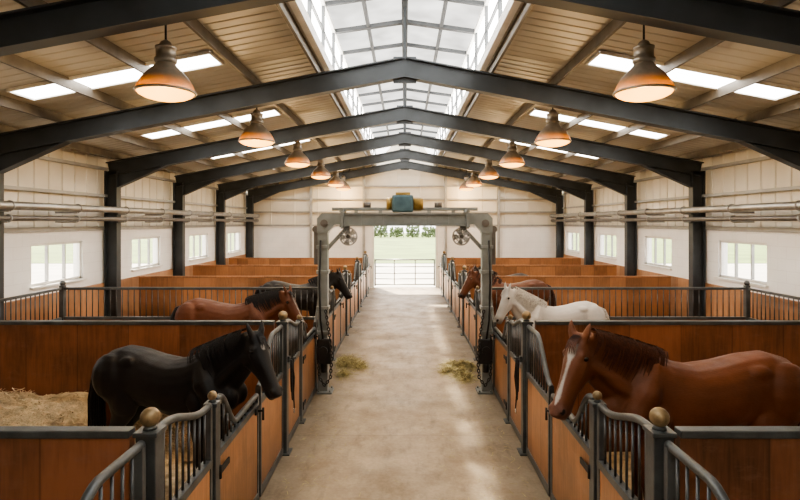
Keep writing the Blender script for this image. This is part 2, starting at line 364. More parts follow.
WZ0, WZ1 = 1.63, 2.41
wn = 0
for s in (-1, 1):
    d = 0 if s < 0 else .3
    WIN = [(6.05+d, 7.58+d), (9.57+d, 11.1+d), (13.1+d, 14.6+d), (16.6+d, 18.15+d), (20.2+d, 21.75+d)]
    xa, xb = sorted((s*W, s*(W+.2)))
    m = MB()
    m.box(xa, xb, YB, YE, 0, WZ0); m.box(xa, xb, YB, YE, WZ1, 2.65)
    prev = YB
    for a, b in WIN: m.box(xa, xb, prev, a, WZ0, WZ1); prev = b
    m.box(xa, xb, prev, YE, WZ0, WZ1)
    struct(m.build('wall_'+sidew(s), M['block']))
    m = MB(); y = YB; prof = []
    while y < YE:
        prof += [(y, 0), (y+.30, 0), (y+.32, .018), (y+.38, .018), (y+.40, 0)]; y += .40
    for (ya, da), (yb, db) in zip(prof[:-1], prof[1:]):
        if yb-ya > 1e-4:
            m.quad((s*(W+.06-da), ya, 2.65), (s*(W+.06-db), yb, 2.65), (s*(W+.06-db), yb, roofz(W)+.02), (s*(W+.06-da), ya, roofz(W)+.02))
    struct(m.build('wall_%s_upper' % sidew(s), M['cladding'], fix=False))
    m = MB(); m.box(*sorted((s*(W-.05), s*(W+.2))), YB, YE, 2.62, 2.70); struct(m.build('trim_%d' % (1 if s < 0 else 2), M['grey_trim']))
    m = MB()
    for z in (3.35, 3.95): m.box(*sorted((s*(W-.08), s*(W+.02))), YB, YE, z, z+.06)
    struct(m.build('trim_%d' % (3 if s < 0 else 4), M['grey_trim']))
    m = MB(); m.box(*sorted((s*(W-.045), s*(W-.001))), 0, YE-.05, .0, 1.45); struct(m.build('baseboard_'+sidew(s), M['kick_wood']))
    for a, b in WIN:
        wn += 1
        m = MB(); xi, xo = s*(W+.04), s*(W+.1)
        x0, x1 = sorted((xi, xo))
        for (ya, yb, za, zb) in ((a, b, WZ0, WZ0+.05), (a, b, WZ1-.05, WZ1), (a, a+.05, WZ0, WZ1), (b-.05, b, WZ0, WZ1)):
            m.box(x0, x1, ya, yb, za, zb)
        w = struct(m.build('window_%d' % wn, M['white_trim']))
        m = MB()
        for f in (1/3, 2/3): y = a+(b-a)*f; m.box(x0, x1, y-.013, y+.013, WZ0+.05, WZ1-.05)
        m.build('mullion', M['grey_trim'], w)
        m = MB(); xm = s*(W+.07); m.quad((xm, a+.05, WZ0+.05), (xm, b-.05, WZ0+.05), (xm, b-.05, WZ1-.05), (xm, a+.05, WZ1-.05)); m.build('pane', M['pane'], w)
        m = MB(); m.box(*sorted((s*(W-.06), s*(W+.1))), a-.05, b+.05, WZ0-.04, WZ0); m.build('sill', M['white_trim'], w)

# end wall
DX = 1.32; DZ = 2.88
m = MB(); m.box(-W, -DX, YE, YE+.2, 0, 2.65); m.box(DX, W, YE, YE+.2, 0, 2.65); struct(m.build('wall_back', M['block']))
m = MB()
def ribwall(x0, x1, zf0, zf1):
    x = x0
    while x < x1-.01:
        xs = [(x, 0), (x+.95, 0), (x+.96, .02), (x+.99, .02), (x+1.0, 0)]
        for (a, da), (b, db) in zip(xs[:-1], xs[1:]):
            a2, b2 = min(a, x1), min(b, x1)
            if b2-a2 < 1e-4: continue
            m.quad((a2, YE+.06-da, zf0(a2)), (b2, YE+.06-db, zf0(b2)), (b2, YE+.06-db, zf1(b2)), (a2, YE+.06-da, zf1(a2)))
        x += 1.0
lan = lambda x: roofz(x) if abs(x) > 1.26 else 6.32-.17*abs(x)
ribwall(-W, -DX, lambda x: 2.65, lan); ribwall(-DX, DX, lambda x: DZ, lan); ribwall(DX, W, lambda x: 2.65, lan)
struct(m.build('wall_back_upper', M['cladding'], fix=False))
m = MB()
for x in (-4.0, -1.75, 1.75, 4.0): m.box(x-.05, x+.05, YE-.1, YE+.02, 0, roofz(x)-.02)
for z in (3.2, 3.75, 4.3):
    hw = min(W, (5.45-z)/SL); m.box(-hw, hw, YE-.06, YE+.03, z, z+.05)
m.box(-W, -DX, YE-.05, YE+.03, 2.62, 2.69); m.box(DX, W, YE-.05, YE+.03, 2.62, 2.69)
struct(m.build('trim_5', M['grey_trim']))
m = MB(); m.box(-DX-.09, -DX, YE-.04, YE+.22, 0, DZ+.09); m.box(DX, DX+.09, YE-.04, YE+.22, 0, DZ+.09); m.box(-DX, DX, YE-.04, YE+.22, DZ, DZ+.09)
struct(m.build('door_1', M['white_trim']))

# roof sheets, purlins
for s in (-1, 1):
    m = MB(); y = YB; prof = []
    while y < YE:
        prof += [(y, 0), (y+.14, 0), (y+.16, .008), (y+.18, .008), (y+.20, 0)]; y += .20
    for (ya, da), (yb, db) in zip(prof[:-1], prof[1:]):
        if yb-ya > 1e-4:
            m.quad((s*1.26, ya, roofz(1.26)+da), (s*1.26, yb, roofz(1.26)+db), (s*(W+.1), yb, roofz(W+.1)+db), (s*(W+.1), ya, roofz(W+.1)+da))
    struct(m.build('ceiling_'+sidew(s), M['roofsheet'], fix=False))
tn = 5
for s in (-1, 1):
    for x in (1.36, 2.35, 3.4, 4.4, 5.4, 6.3):
        tn += 1; m = MB(); m.box(s*x-.018, s*x+.018, YB, YE, rb(x)+.31, roofz(x)-.01); struct(m.build('trim_%d' % tn, M['purlin']))
for s in (-1, 1):
    for k in range(5):
        wn += 1; ya = 6.98+3.5*k; yb = ya+.5
        m = MB(); x0, x1 = 2.55, 5.2; d = .012
        m.prism([(s*x0, ya, roofz(x0)-d), (s*x1, ya, roofz(x1)-d), (s*x1, yb, roofz(x1)-d), (s*x0, yb, roofz(x0)-d)], (0, 0, -.008))
        w = struct(m.build('window_%d' % wn, M['sky_panel']))
        m = MB()
        for y in (ya, yb): m.beam((s*x0, y, roofz(x0)-.02), (s*x1, y, roofz(x1)-.02), .04, .04)
        m.beam((s*x0, ya, roofz(x0)-.02), (s*x0, yb, roofz(x0)-.02), .04, .04); m.beam((s*x1, ya, roofz(x1)-.02), (s*x1, yb, roofz(x1)-.02), .04, .04)
        m.build('window_frame', M['white_trim'], w)
# ridge lantern
LX = 1.26; LT = 6.08; RZ = 6.30
for s in (-1, 1):
    wn += 1
    m = MB(); m.quad((s*LX, YB, roofz(LX)+.08), (s*LX, YE, roofz(LX)+.08), (s*LX, YE, LT), (s*LX, YB, LT))
    w = struct(m.build('window_%d' % wn, M['lantern_side']))
    m = MB(); y = YB+2.9
    while y < YE:
        m.box(*sorted((s*(LX-.05), s*LX)), y-.025, y+.025, roofz(LX), LT); y += 1.1667
    m.box(*sorted((s*(LX-.05), s*(LX-.01))), YB, YE, 5.66, 5.69)
    m.build('mullion', M['dark_trim'], w)
    tn += 1; m = MB(); m.box(*sorted((s*(LX-.06), s*(LX+.03))), YB, YE, roofz(LX)-.06, roofz(LX)+.09); m.box(*sorted((s*(LX-.06), s*(LX+.05))), YB, YE, LT-.02, LT+.06)
    struct(m.build('trim_%d' % tn, M['white_trim']))
    wn += 1
    m = MB(); m.quad((0, YB, RZ), (0, YE, RZ), (s*LX, YE, LT+.04), (s*LX, YB, LT+.04)); w = struct(m.build('window_%d' % wn, M['lantern_top']))
    m = MB(); y = YB+2.9; q = 0
    while y < YE:
        wd = .09 if q % 3 == 2 else .05; q += 1
        m.beam((0, y, RZ-.03), (s*LX, y, LT+.01), wd, .07); y += 1.1667
    m.beam((s*.63, YB, (RZ+LT)/2-.005), (s*.63, YE, (RZ+LT)/2-.005), .06, .06)
    m.build('mullion', M['dark_trim'], w)
tn += 1; m = MB(); m.box(-.05, .05, YB, YE, RZ-.12, RZ); struct(m.build('trim_%d' % tn, M['steel']))

# ------------------------------------------------------------------ steel portal frames
def portal():
    r = empty('steel_frame', (0, 0, 0))
    for s in (-1, 1):
        m = MB(); m.ibeam((0, 0, rb(0)+.155), (s*6.6, 0, rb(6.6)+.155), .18, .31); m.build('rafter', M['steel'], r)
        m = MB(); m.ibeam((s*6.52, 0, 0), (s*6.52, 0, rb(6.52)+.1), .18, .28, (1, 0, 0)); m.box(s*6.52-.17, s*6.52+.17, -.14, .14, 0, .03); m.build('column', M['steel'], r)
        m = MB(); m.prism([(s*6.38, -.012, rb(6.38)), (s*5.3, -.012, rb(5.3)), (s*6.38, -.012, rb(6.38)-.28)], (0, .024, 0))
        m.beam((s*5.3, 0, rb(5.3)), (s*6.38, 0, rb(6.38)-.28), .16, .02); m.build('haunch', M['steel'], r)
    m = MB(); m.prism([(-.18, -.016, rb(.18)-.05), (.18, -.016, rb(.18)-.05), (.18, -.016, rb(0)+.33), (-.18, -.016, rb(0)+.33)], (0, .032, 0))
    m.box(-.02, .02, -.02, .02, rb(0)+.30, RZ-.1)
    m.build('ridge_plate', M['steel'], r)
    return r
pf = portal()
for k in range(6):
    o = pf if k == 0 else copy_tree(pf)
    o.location = (0, 4.9+3.5*k, 0) if k < 5 else (0, 22.45, 0)
    tag(o, 'dark steel portal frame spanning the roof, %s from the camera' % ORD[k] if k else 'dark steel portal frame spanning the roof, nearest to the camera', 'roof frame', 'steel roof frames')

# ------------------------------------------------------------------ pendant lamps
def lamp():
    r = empty('pendant_lamp', (0, 0, 0))
    prof = [(.30, 0), (.298, .03), (.27, .095), (.225, .165), (.17, .225), (.125, .27), (.10, .30), (.095, .315)]
    inner = [(rr-.008, z-.006 if i else z) for i, (rr, z) in enumerate(prof)]
    m = MB(); m.lathe(inner[::-1]+prof, 32); m.build('shade', M['shade'], r)
    m = MB(); m.lathe([(.29, -.008), (.305, -.008), (.312, .0), (.312, .014), (.30, .02)], 32); m.build('rim', M['socket'], r)
    m = MB(); m.lathe([(.0, .32), (.1, .31), (.115, .33), (.115, .36), (.1, .37), (.1, .46), (.108, .465), (.108, .485), (.07, .5), (.05, .54), (.02, .56), (0, .56)], 24); m.build('socket_cap', M['socket'], r)
    m = MB(); m.sphere((0, 0, .10), .07, 14, (1, 1, 1.1)); m.cyl((0, 0, .16), (0, 0, .32), .03); m.build('bulb', M['bulb'], r)
    m = MB(); m.lathe([(.288, .0), (.27, -.024), (.22, -.05), (.15, -.07), (.07, -.08), (.001, -.082)], 28); m.build('rim_glow', M['rim_glow'], r)  # added dome bulging below the rim, shaped to show as a glowing band
    m = MB(); m.cyl((0, 0, .55), (0, 0, roofz(2.55)-4.18-.0), .012, n=8); m.build('cord', M['black'], r)
    return r
lp = lamp()
for s in (-1, 1):
    for k in range(6):
        o = lp if (s < 0 and k == 0) else copy_tree(lp)
        y = 5.69+3.5*k if k < 5 else 22.1
        o.location = (s*2.55, y, 4.18)
        tag(o, 'lit weathered metal dome lamp hanging from the roof, %s in the %s row' % (ORD[k], sidew(s)), 'lamp', 'hanging dome lamps')
        li = bpy.data.lights.new('lamp_light', 'POINT'); li.energy = 58; li.color = (1, .67, .33); li.shadow_soft_size = .07
        lo = bpy.data.objects.new('lamp_light', li); COL.objects.link(lo); lo.location = (s*2.55, y, 4.18-.17)

# ------------------------------------------------------------------ wall pipes
for s in (-1, 1):
    for (z, rr, mt, lab, x) in ((3.06, .068, 'pipe', 'thick galvanised pipe running high along the %s wall', 6.22), (2.86, .045, 'pipe_dark', 'thin dark pipe below the thick pipe on the %s wall', 6.24)):
        m = MB(); m.cyl((s*x, .2, z), (s*x, YE-.12, z), rr, n=12)
        r = tag(m.build('wall_pipe', M[mt]), lab % sidew(s), 'pipe')
        for k in range(12):
            y = 4.9+1.75*k if k < 11 else 22.6
            xe = 6.39 if k % 2 == 0 else 6.64
            m = MB(); m.box(*sorted((s*x, s*xe)), y-.025, y+.025, z-rr-.03, z-rr+.008); m.tube([(s*x+math.cos(a)*(rr+.008), y, z+math.sin(a)*(rr+.008)) for a in [2*PI*i/12 for i in range(12)]], .013, 6, True)
            m.build('bracket', M['grey_trim'], r)

# ------------------------------------------------------------------ stall fronts
bar_bm = MB(); bar_bm.cyl((0, 0, 0), (0, 0, 1), .0095, n=8); bar_proto = bar_bm.build('bar_source', M['bar']); BAR = bar_proto.data; bpy.data.objects.remove(bar_proto)
def add_bar(parent, x, y, z0, z1):
    o = bpy.data.objects.new('bar', BAR); COL.objects.link(o); o.parent = parent; o.location = (x, y, z0); o.scale = (1, 1, z1-z0)
def front(kind, s):
    r = empty('stall_door' if kind == 'door' else 'stall_front_panel', (0, 0, 0))
    if kind == 'near': L = .86; top = lambda y: 1.56-.15*ss((y-.1)/.65)
    elif kind == 'door': L = 1.16; top = lambda y: 1.41-.34*ss((y-.08)/.42)
    else: L = 1.0; top = lambda y: 1.13+.42*ss(y/.6)
    m = MB()
    m.box(-.03, .03, 0, L, .03, .12, .006); m.box(-.03, .03, 0, L, .955, 1.015, .006)
    m.box(-.028, .028, 0, .045, .03, top(0), .005); m.box(-.028, .028, L-.045, L, .03, top(L), .005)
    m.build('frame', M['rail'], r)
    m = MB(); m.tube([(0, L*i/24, top(L*i/24)) for i in range(25)], .026, 10); m.build('top_rail', M['rail'], r)
    m = MB(); m.box(-.02, .02, .045, L-.045, .12, .955); m.build('wood_panel', M['front_wood_y'], r)
    n = int(L/.095)
    for i in range(1, n):
        y = L*i/n
        if top(y)-1.015 > .03: add_bar(r, 0, y, 1.012, top(y))
    if kind == 'door':
        a = -s
        for z in (.2, .85):
            m = MB(); m.box(*sorted((a*.03, a*.045)), .0, .22, z-.025, z+.025, .004); m.cyl((a*.04, -.0, z-.05), (a*.04, 0, z+.05), .014); m.build('hinge', M['black'], r)
        m = MB(); m.box(*sorted((a*.03, a*.05)), L-.17, L-.05, .93, .99, .005); m.cyl((a*.05, L-.12, .96), (a*.1, L-.12, .96), .01); m.cyl((a*.1, L-.12, .99), (a*.1, L-.12, .87), .011); m.build('latch', M['black'], r)
    return r
def post(big):
    r = empty('stall_post', (0, 0, 0)); w = .058 if big else .042; h = 1.58 if big else 1.40
    m = MB(); m.box(-w, w, -w, w, .015, h, .008); m.build('shaft', M['rail'], r)
    m = MB(); m.box(-w-.04, w+.04, -w-.04, w+.04, 0, .016); m.build('base_plate', M['rail'], r)
    m = MB(); m.box(-w-.012, w+.012, -w-.012, w+.012, h-.01, h+.018, .006); m.lathe([(.0, h+.018), (w*.7, h+.018), (w*.5, h+.04), (0, h+.04)], 16); m.build('collar', M['rail'], r)
    rr = .056 if big else .036
    m = MB(); m.sphere((0, 0, h+.03+rr), rr, 20); f = m.build('ball_finial', M['brass'], r); f['label'] = 'round brass ball'
    return r
protos = {}
def place(key, maker, loc):
    if key in protos: o = copy_tree(protos[key])
    else: o = maker(); protos[key] = o
    o.location = loc; return o
for s in (-1, 1):
    sw = sidew(s)
    for k in range(-1, 6):
        y = Y0+P*k; which = ORD[k] if k >= 0 else ''
        if k >= 0:
            tag(place('post', lambda: post(True), (s*A, y, 0)), 'tall grey stall post with a ball on top, %s %s of the aisle' % (which, sw), 'post', 'tall ball-topped posts')
            tag(place('spost', lambda: post(False), (s*A, y+1.0, 0)), 'shorter grey post with small ball, %s %s of the aisle' % (which, sw), 'post', 'short ball-topped posts')
            tag(place('near%d' % s, lambda: front('near', s), (s*A, y+.075, 0)), 'barred wooden panel between tall and short posts, %s %s of the aisle' % (which, sw), 'stall panel', 'stall fronts')
            tag(place('door%d' % s, lambda: front('door', s), (s*A, y+1.06, 0)), 'wooden stall door with dipped barred top, %s %s of the aisle' % (which, sw), 'stall door', 'stall doors')
        if k < 5:
            lab = 'barred wooden panel rising to the %s tall post, %s of the aisle' % (ORD[k+1], sw)
            tag(place('far%d' % s, lambda: front('far', s), (s*A, y+2.275, 0)), lab, 'stall panel', 'stall fronts')

# ------------------------------------------------------------------ dividers
GW = 6.325
def divider(kind):
    r = empty('stall_divider', (0, 0, 0)); L = W-A-.11
    x0, x1 = .105, L
    if kind == 'barred':
        xe = GW-A
        m = MB(); m.box(x0, xe, -.025, .025, .02, 1.0); m.build('wood_panel', M['divider_wood'], r)
        m = MB(); m.box(x0, xe, -.035, .035, 1.0, 1.05, .006); m.box(x0, xe, -.03, .03, 1.55, 1.595, .006); m.build('rail', M['rail'], r)
        n = 43
        for i in range(1, n): add_bar(r, x0+(xe-x0)*i/n, 0, 1.04, 1.56)
        m = MB(); m.box(xe-.04, xe+.04, -.045, .045, 0, 1.63, .006); m.sphere((xe, 0, 1.67), .05, 14); m.build('end_post', M['rail'], r)
    else:
        h = 1.56 if kind == 'tall' else 1.42
        m = MB(); m.box(x0, x1, -.03, .03, .02, h); m.build('wood_panel', M['divider_wood'] if kind == 'tall' else M['divider_wood_light'], r)
        m = MB(); m.box(x0, x1, -.042, .042, h-.005, h+.04, .008); m.build('rail', M['rail'] if kind == 'tall' else M['divider_wood_light'], r)
    return r
KND = ['tall', 'tall', 'barred', 'low', 'low', 'low']
for s in (-1, 1):
    for k in range(6):
        kd = KND[k]
        o = place('div'+kd, lambda: divider(kd), (s*A, Y0+P*k, 0)); o.rotation_euler.z = PI if s < 0 else 0
        d = {'tall': 'solid red-brown wooden stall divider with steel top rail', 'barred': 'stall divider with long vertical bar grille above wood', 'low': 'low orange wooden stall divider'}[kd]
        tag(o, '%s, %s from the camera on the %s' % (d, ORD[k], sidew(s)) if k else '%s, nearest the camera on the %s' % (d, sidew(s)), 'stall divider', 'stall dividers')
    r = empty('wall_grille', (s*GW, Y0+P+.06, 0), 0, 'grille of vertical bars along the outer %s wall of the second stall' % sidew(s), 'grille')
    L = P-.12
    m = MB(); m.box(-.022, .022, 0, L, 1.55, 1.595, .006); m.box(-.022, .022, 0, L, 1.0, 1.05, .006); m.box(-.02, .02, 0, .04, 0, 1.57, .005); m.build('frame', M['rail'], r)
    m = MB(); m.box(-.02, .02, .04, L, .02, 1.0); m.build('wood_panel', M['kick_wood'], r)
    for i in range(1, 29): add_bar(r, 0, L*i/29, 1.04, 1.56)

# ------------------------------------------------------------------ bedding, straw, hay
def strands(m, n, fn, ln, wd):
    for _ in range(n):
        p, tilt = fn(); a = random.uniform(0, 2*PI); L = ln*random.uniform(.5, 1.2); e = random.uniform(-tilt, tilt)
        d = V((math.cos(a)*math.cos(e), math.sin(a)*math.cos(e), math.sin(e)))*L/2
        w = V((-math.sin(a), math.cos(a), random.uniform(-.4, .4) if tilt else 0)).normalized()*wd/2
        m.quad(p-d-w, p+d-w, p+d+w, p-d+w)
from mathutils import noise as NZ
def heap(X0, X1, YA, YZ, fn, nx, ny, n, label):
    m = MB()
    hh = lambda x, y: max(.034, fn(x, y)+.10*NZ.noise(V((x*1.7, y*1.7, 0)))+.05*NZ.noise(V((x*4.3, y*4.3, 5)))+.025*NZ.noise(V((x*11, y*11, 3))))
    vs = [[m.bm.verts.new((X0+(X1-X0)*i/nx, YA+(YZ-YA)*j/ny, hh(X0+(X1-X0)*i/nx, YA+(YZ-YA)*j/ny))) for j in range(ny+1)] for i in range(nx+1)]
    for i in range(nx):
        for j in range(ny):
            m.bm.faces.new((vs[i][j], vs[i+1][j], vs[i+1][j+1], vs[i][j+1])).smooth = True
    def pm():
        x = random.uniform(X0+.07, X1-.07); y = random.uniform(YA+.07, YZ-.07); return V((x, y, max(.08, hh(x, y)+random.uniform(0, .035)))), .5
    strands(m, n, pm, .12, .011)
    tag(m.build('straw_heap', M['straw'], fix=False), label, 'straw', kind='stuff')
heap(-6.25, -3.42, 4.0, Y0+P-.06, lambda x, y: (.04+.58*ss((y-4.1)/1.2)+.11*ss((y-5.3)/1.1))*ss((-3.40-x)/.40), 60, 50, 8500, 'big loose heap of pale straw left of the black horse')
heap(-3.42, -1.75, 6.1, Y0+P-.06, lambda x, y: (.05+.62*ss((y-6.08)/.3))*(1-ss((x+2.6)/.7)), 40, 12, 1500, 'low bank of pale straw behind the black horse against the divider')
for s in (-1, 1):
    for k in range(6):
        ya = Y0+P*k+.05; yb = min(Y0+P*(k+1)-.05, YE-.03)
        m = MB(); x0, x1 = sorted((s*1.56, s*6.28)); m.box(x0, x1, ya, yb, .001, .03)
        if k < 2:
            def pf_():
                return V((random.uniform(x0+.1, x1-.1), random.uniform(ya+.1, yb-.1), .031)), .0
            strands(m, 1200, pf_, .18, .008)
        tag(m.build('straw_bedding', M['straw'] if (s < 0 and k == 0) else M['bed'], fix=False), 'flat straw bedding in the %s stall on the %s' % (ORD[k], sidew(s)), 'straw', kind='stuff')
def hay(cx, cy, rx, ry, h, n, label, seed):
    m = MB(); rnd = random.Random(seed)
    lim = 1.29-abs(cx)
    tufts = [(rnd.uniform(-rx, min(rx, lim) if cx > 0 else rx), rnd.uniform(-ry, ry), rnd.uniform(.4, 1)) for _ in range(9)]
    def fn():
        tx, ty, tw = rnd.choice(tufts); q = abs(rnd.gauss(0, .55)); a = rnd.uniform(0, 2*PI)
        dx = tx+rx*.7*q*math.cos(a); dy = ty+ry*.6*q*math.sin(a)
        dx = min(dx, lim) if cx > 0 else max(dx, -lim)
        cen = max(0, 1-math.hypot(dx/rx, dy/ry)*.7)
        return V((dx, dy, .01+h*tw*cen*max(0, 1-q)*rnd.uniform(.2, 1.2))), (.12 if q > .6 else .6)
    strands(m, n, fn, .19, .007)
    tag(m.build('hay_pile', M['hay'], loc=(cx, cy, 0), fix=False), label, 'hay', kind='stuff')
hay(-1.02, 10.3, .28, .60, .12, 2200, 'thin flat scatter of dry hay on the concrete at left stalls', 3)
hay(1.04, 10.0, .26, .50, .24, 2600, 'loose dry hay on the concrete behind the right machine upright', 5)
m = MB()
def aisle():
    while True:
        x = random.choice((-1, 1))*(1.33-abs(random.gauss(0, .45))); y = random.uniform(2.5, 21)
        if abs(x) < 1.33 and not (abs(x) > 1.1 and 8.4 < y < 9.1): return V((x, y, .003)), .0
strands(m, 1500, aisle, .085, .006)
tag(m.build('loose_straw', M['hay'], fix=False), 'thin wisps of straw scattered along both edges of the aisle', 'straw', kind='stuff')

# ------------------------------------------------------------------ gantry over the aisle
GY = 8.80; GX = 1.345
g = empty('aisle_gantry', (0, GY, 0), 0, 'grey steel gantry arch spanning the aisle with motor on top', 'gantry')
for s in (-1, 1):
    m = MB(); m.box(s*GX-.082, s*GX+.082, -.082, .082, .02, 2.66, .012)
    u = m.build('upright', M['gantry'], g)
    for z in (.96, 1.36, 1.95, 2.36):
        m = MB(); m.box(s*GX-.1, s*GX+.1, -.1, .1, z, z+.06, .008); m.build('clamp', M['gantry'], u)
    m = MB(); m.box(*sorted((s*(GX-.16), s*(GX+.09))), -.14, .14, 0, .03)
    for a in (-1, 1):
        for b in (-1, 1): m.cyl((s*(GX-.035)+a*.09, b*.115, .02), (s*(GX-.035)+a*.09, b*.115, .06), .016, n=6)
    m.build('base_plate', M['gantry'], u)
    m = MB(); m.prism([(s*(GX+.09), -.1, 2.62), (s*(GX+.09), -.1, 2.86), (s*(GX+.01), -.1, 2.945), (s*(GX-.33), -.1, 2.945), (s*(GX-.33), -.1, 2.76), (s*(GX-.20), -.1, 2.76), (s*(GX-.09), -.1, 2.64), (s*(GX-.09), -.1, 2.62)], (0, .2, 0)); m.build('corner', M['gantry'], g)
    m = MB(); m.box(*sorted((s*(GX+.08), s*(GX+.15))), -.05, .05, 2.1, 2.72, .012); m.cyl((s*(GX+.115), -.08, 2.68), (s*(GX+.115), .08, 2.68), .055, n=16); m.build('side_arm', M['pipe_dark'], g)
    m = MB(); m.beam((s*(GX-.07), 0, 2.36), (s*(GX-.42), 0, 2.74), .06, .07, (0, 1, 0)); m.build('brace', M['gantry'], g)
    m = MB(); m.cyl((s*(GX-.03), -.125, 2.78), (s*(GX-.03), .125, 2.78), .06, n=20); m.cyl((s*(GX-.03), -.14, 2.78), (s*(GX-.03), .14, 2.78), .028, n=12); m.build('pivot', M['pipe_dark'], g)
    m = MB(); m.box(s*1.02-.022, s*1.02+.022, -.15, .15, 2.69, 3.01, .005)
    for b in (-1, 1):
        for z in (2.73, 2.97): m.cyl((s*1.02-.042, b*.12, z), (s*1.02+.042, b*.12, z), .018, n=6)
    m.build('joint_plate', M['gantry'], g)
    m = MB(); m.box(*sorted((s*(GX-.15), s*(GX+.08))), -.18, -.082, .5, .9, .02); m.cyl((s*(GX-.03), -.18, .72), (s*(GX-.03), -.24, .72), .07); m.cyl((s*(GX-.03), -.12, .55), (s*(GX-.03), -.12, .36), .05); m.build('drive_box', M['black'], g)
    m = MB(); m.tube([(s*(GX+.03), -.1, 2.5), (s*(GX+.05), -.1, 1.8), (s*(GX+.03), -.11, 1.2), (s*(GX-.02), -.14, .88)], .016, 8); m.build('cable', M['black'], g)
    m = MB(); m.chain([(s*(GX-.06), -.115, 1.34), (s*(GX-.12), -.16, 1.0), (s*(GX-.17), -.21, .6), (s*(GX-.15), -.23, .3), (s*(GX-.06), -.24, .17), (s*(GX+.03), -.22, .3), (s*(GX+.05), -.19, .55)], .05, .009); m.build('chain', M['chain'], g)
m = MB(); m.box(-1.02, 1.02, -.085, .085, 2.76, 2.92, .01); m.build('crossbeam', M['gantry'], g)
m = MB(); m.box(-1.06, 1.06, -.125, .125, 2.92, 2.947); m.build('top_flange', M['gantry'], g)
m = MB(); m.box(-1.06, 1.06, -.125, .125, 2.735, 2.761); m.build('bottom_flange', M['gantry'], g)
for x in (-.72, -.36, 0, .36, .72):
    m = MB(); m.box(x-.01, x+.01, -.123, -.08, 2.761, 2.92); m.build('stiffener', M['gantry'], g)
m = MB(); m.box(-1.2, 1.2, -.045, .045, 2.985, 3.04, .01)
for x in (-.8, -.4, .4, .8): m.box(x-.03, x+.03, -.03, .03, 2.945, 2.99)
m.build('cable_rail', M['gantry'], g)
for x in (-.62, .55):
    m = MB(); m.cyl((x-.06, 0, 3.08), (x+.06, 0, 3.08), .045, n=14); m.build('roller', M['pipe_dark'], g)
mo = MB(); mo.box(-.21, .14, -.15, .15, 2.96, 3.24, .03); mo = mo.build('gearbox', M['motor_teal'], g)
m = MB(); m.cyl((-.21, 0, 3.1), (-.30, 0, 3.1), .105, n=20); m.build('end_cap', M['motor_rust'], mo)
m = MB(); m.cyl((.14, 0, 3.09), (.30, 0, 3.09), .10, n=20)
for i in range(7): m.cyl((.15+.018*i, 0, 3.09), (.157+.018*i, 0, 3.09), .118, n=20)
m.build('motor', M['motor_rust'], mo)
m = MB(); m.box(-.15, .09, -.1, .1, 3.24, 3.285, .01); m.build('terminal_cover', M['motor_rust'], mo)
for s in (-1, 1):
    f = empty('round_fan', (s*.93, GY, 2.56), 0, 'round caged fan hanging beneath the %s end of the gantry beam' % sidew(s), 'fan', 'fans under the gantry')
    m = MB()
    for (y, R) in ((-.06, .138), (.0, .145), (.05, .138), (-.075, .092), (-.08, .045)): m.tube([(R*math.cos(a), y, R*math.sin(a)) for a in [2*PI*i/28 for i in range(28)]], .007, 6, True)
    for i in range(18):
        a = 2*PI*i/18; c_, s_ = math.cos(a), math.sin(a); m.tube([(.03*c_, -.082, .03*s_), (.09*c_, -.077, .09*s_), (.138*c_, -.06, .138*s_), (.145*c_, 0, .145*s_), (.138*c_, .05, .138*s_)], .0035, 5)
    m.build('cage', M['fan_grey'], f)
    for i in range(5):
        a = PI/4+2*PI/5*i; d = V((math.cos(a), 0, math.sin(a))); t = V((-math.sin(a), 0, math.cos(a)))
        m = MB(); m.prism([d*.03-t*.02+V((0, -.04, 0)), d*.12-t*.055+V((0, -.05, 0)), d*.128+t*.04+V((0, -.02, 0)), d*.03+t*.02+V((0, -.02, 0))], (0, .006, 0)); m.build('blade', M['fan_grey'], f)
    m = MB(); m.cyl((0, -.06, 0), (0, .08, 0), .045, n=16); m.build('hub', M['pipe_dark'], f)
    m = MB(); m.box(-.02, .02, .05, .07, -.02, .175); m.build('bracket', M['gantry'], f)

# ------------------------------------------------------------------ lead ropes hung on the second tall posts
def rope():
    r = empty('lead_rope', (0, 0, 0)); m = MB()
    for j, (w, d) in enumerate(((.04, .40), (.055, .5))):
        pts = []
        for i in range(17):
            t = i/16*PI; pts.append((.015+.012*j, -w*math.cos(t)*(1+.15*math.sin(2*t)), -d*math.sin(t)**.8+.02))
        m.tube(pts, .009, 7)
    m.tube([(.03, -.03, 0), (.05, -.02, -.2), (.035, .015, -.4), (.045, .01, -.58)], .009, 7)
    m.build('rope', M['black'], r)
    m = MB(); m.tube([(.045+.0, .01+.022*math.cos(a), -.61+.03*math.sin(a)) for a in [2*PI*i/12 for i in range(12)]], .006, 6, True); m.build('snap_ring', M['chrome'], r)
    m = MB(); m.box(-.03, .0, -.03, .03, -.02, .05, .004); m.cyl((0, 0, .02), (.07, 0, .03), .009); m.build('hook', M['rail'], r)
    return r
for s in (-1, 1):
    o = place('rope', rope, (s*(A-.09), Y0+P, 1.12)); o.rotation_euler.z = 0 if s < 0 else PI
    tag(o, 'coiled black lead rope hanging on the second tall post, %s of the aisle' % sidew(s), 'rope', 'lead ropes on posts')

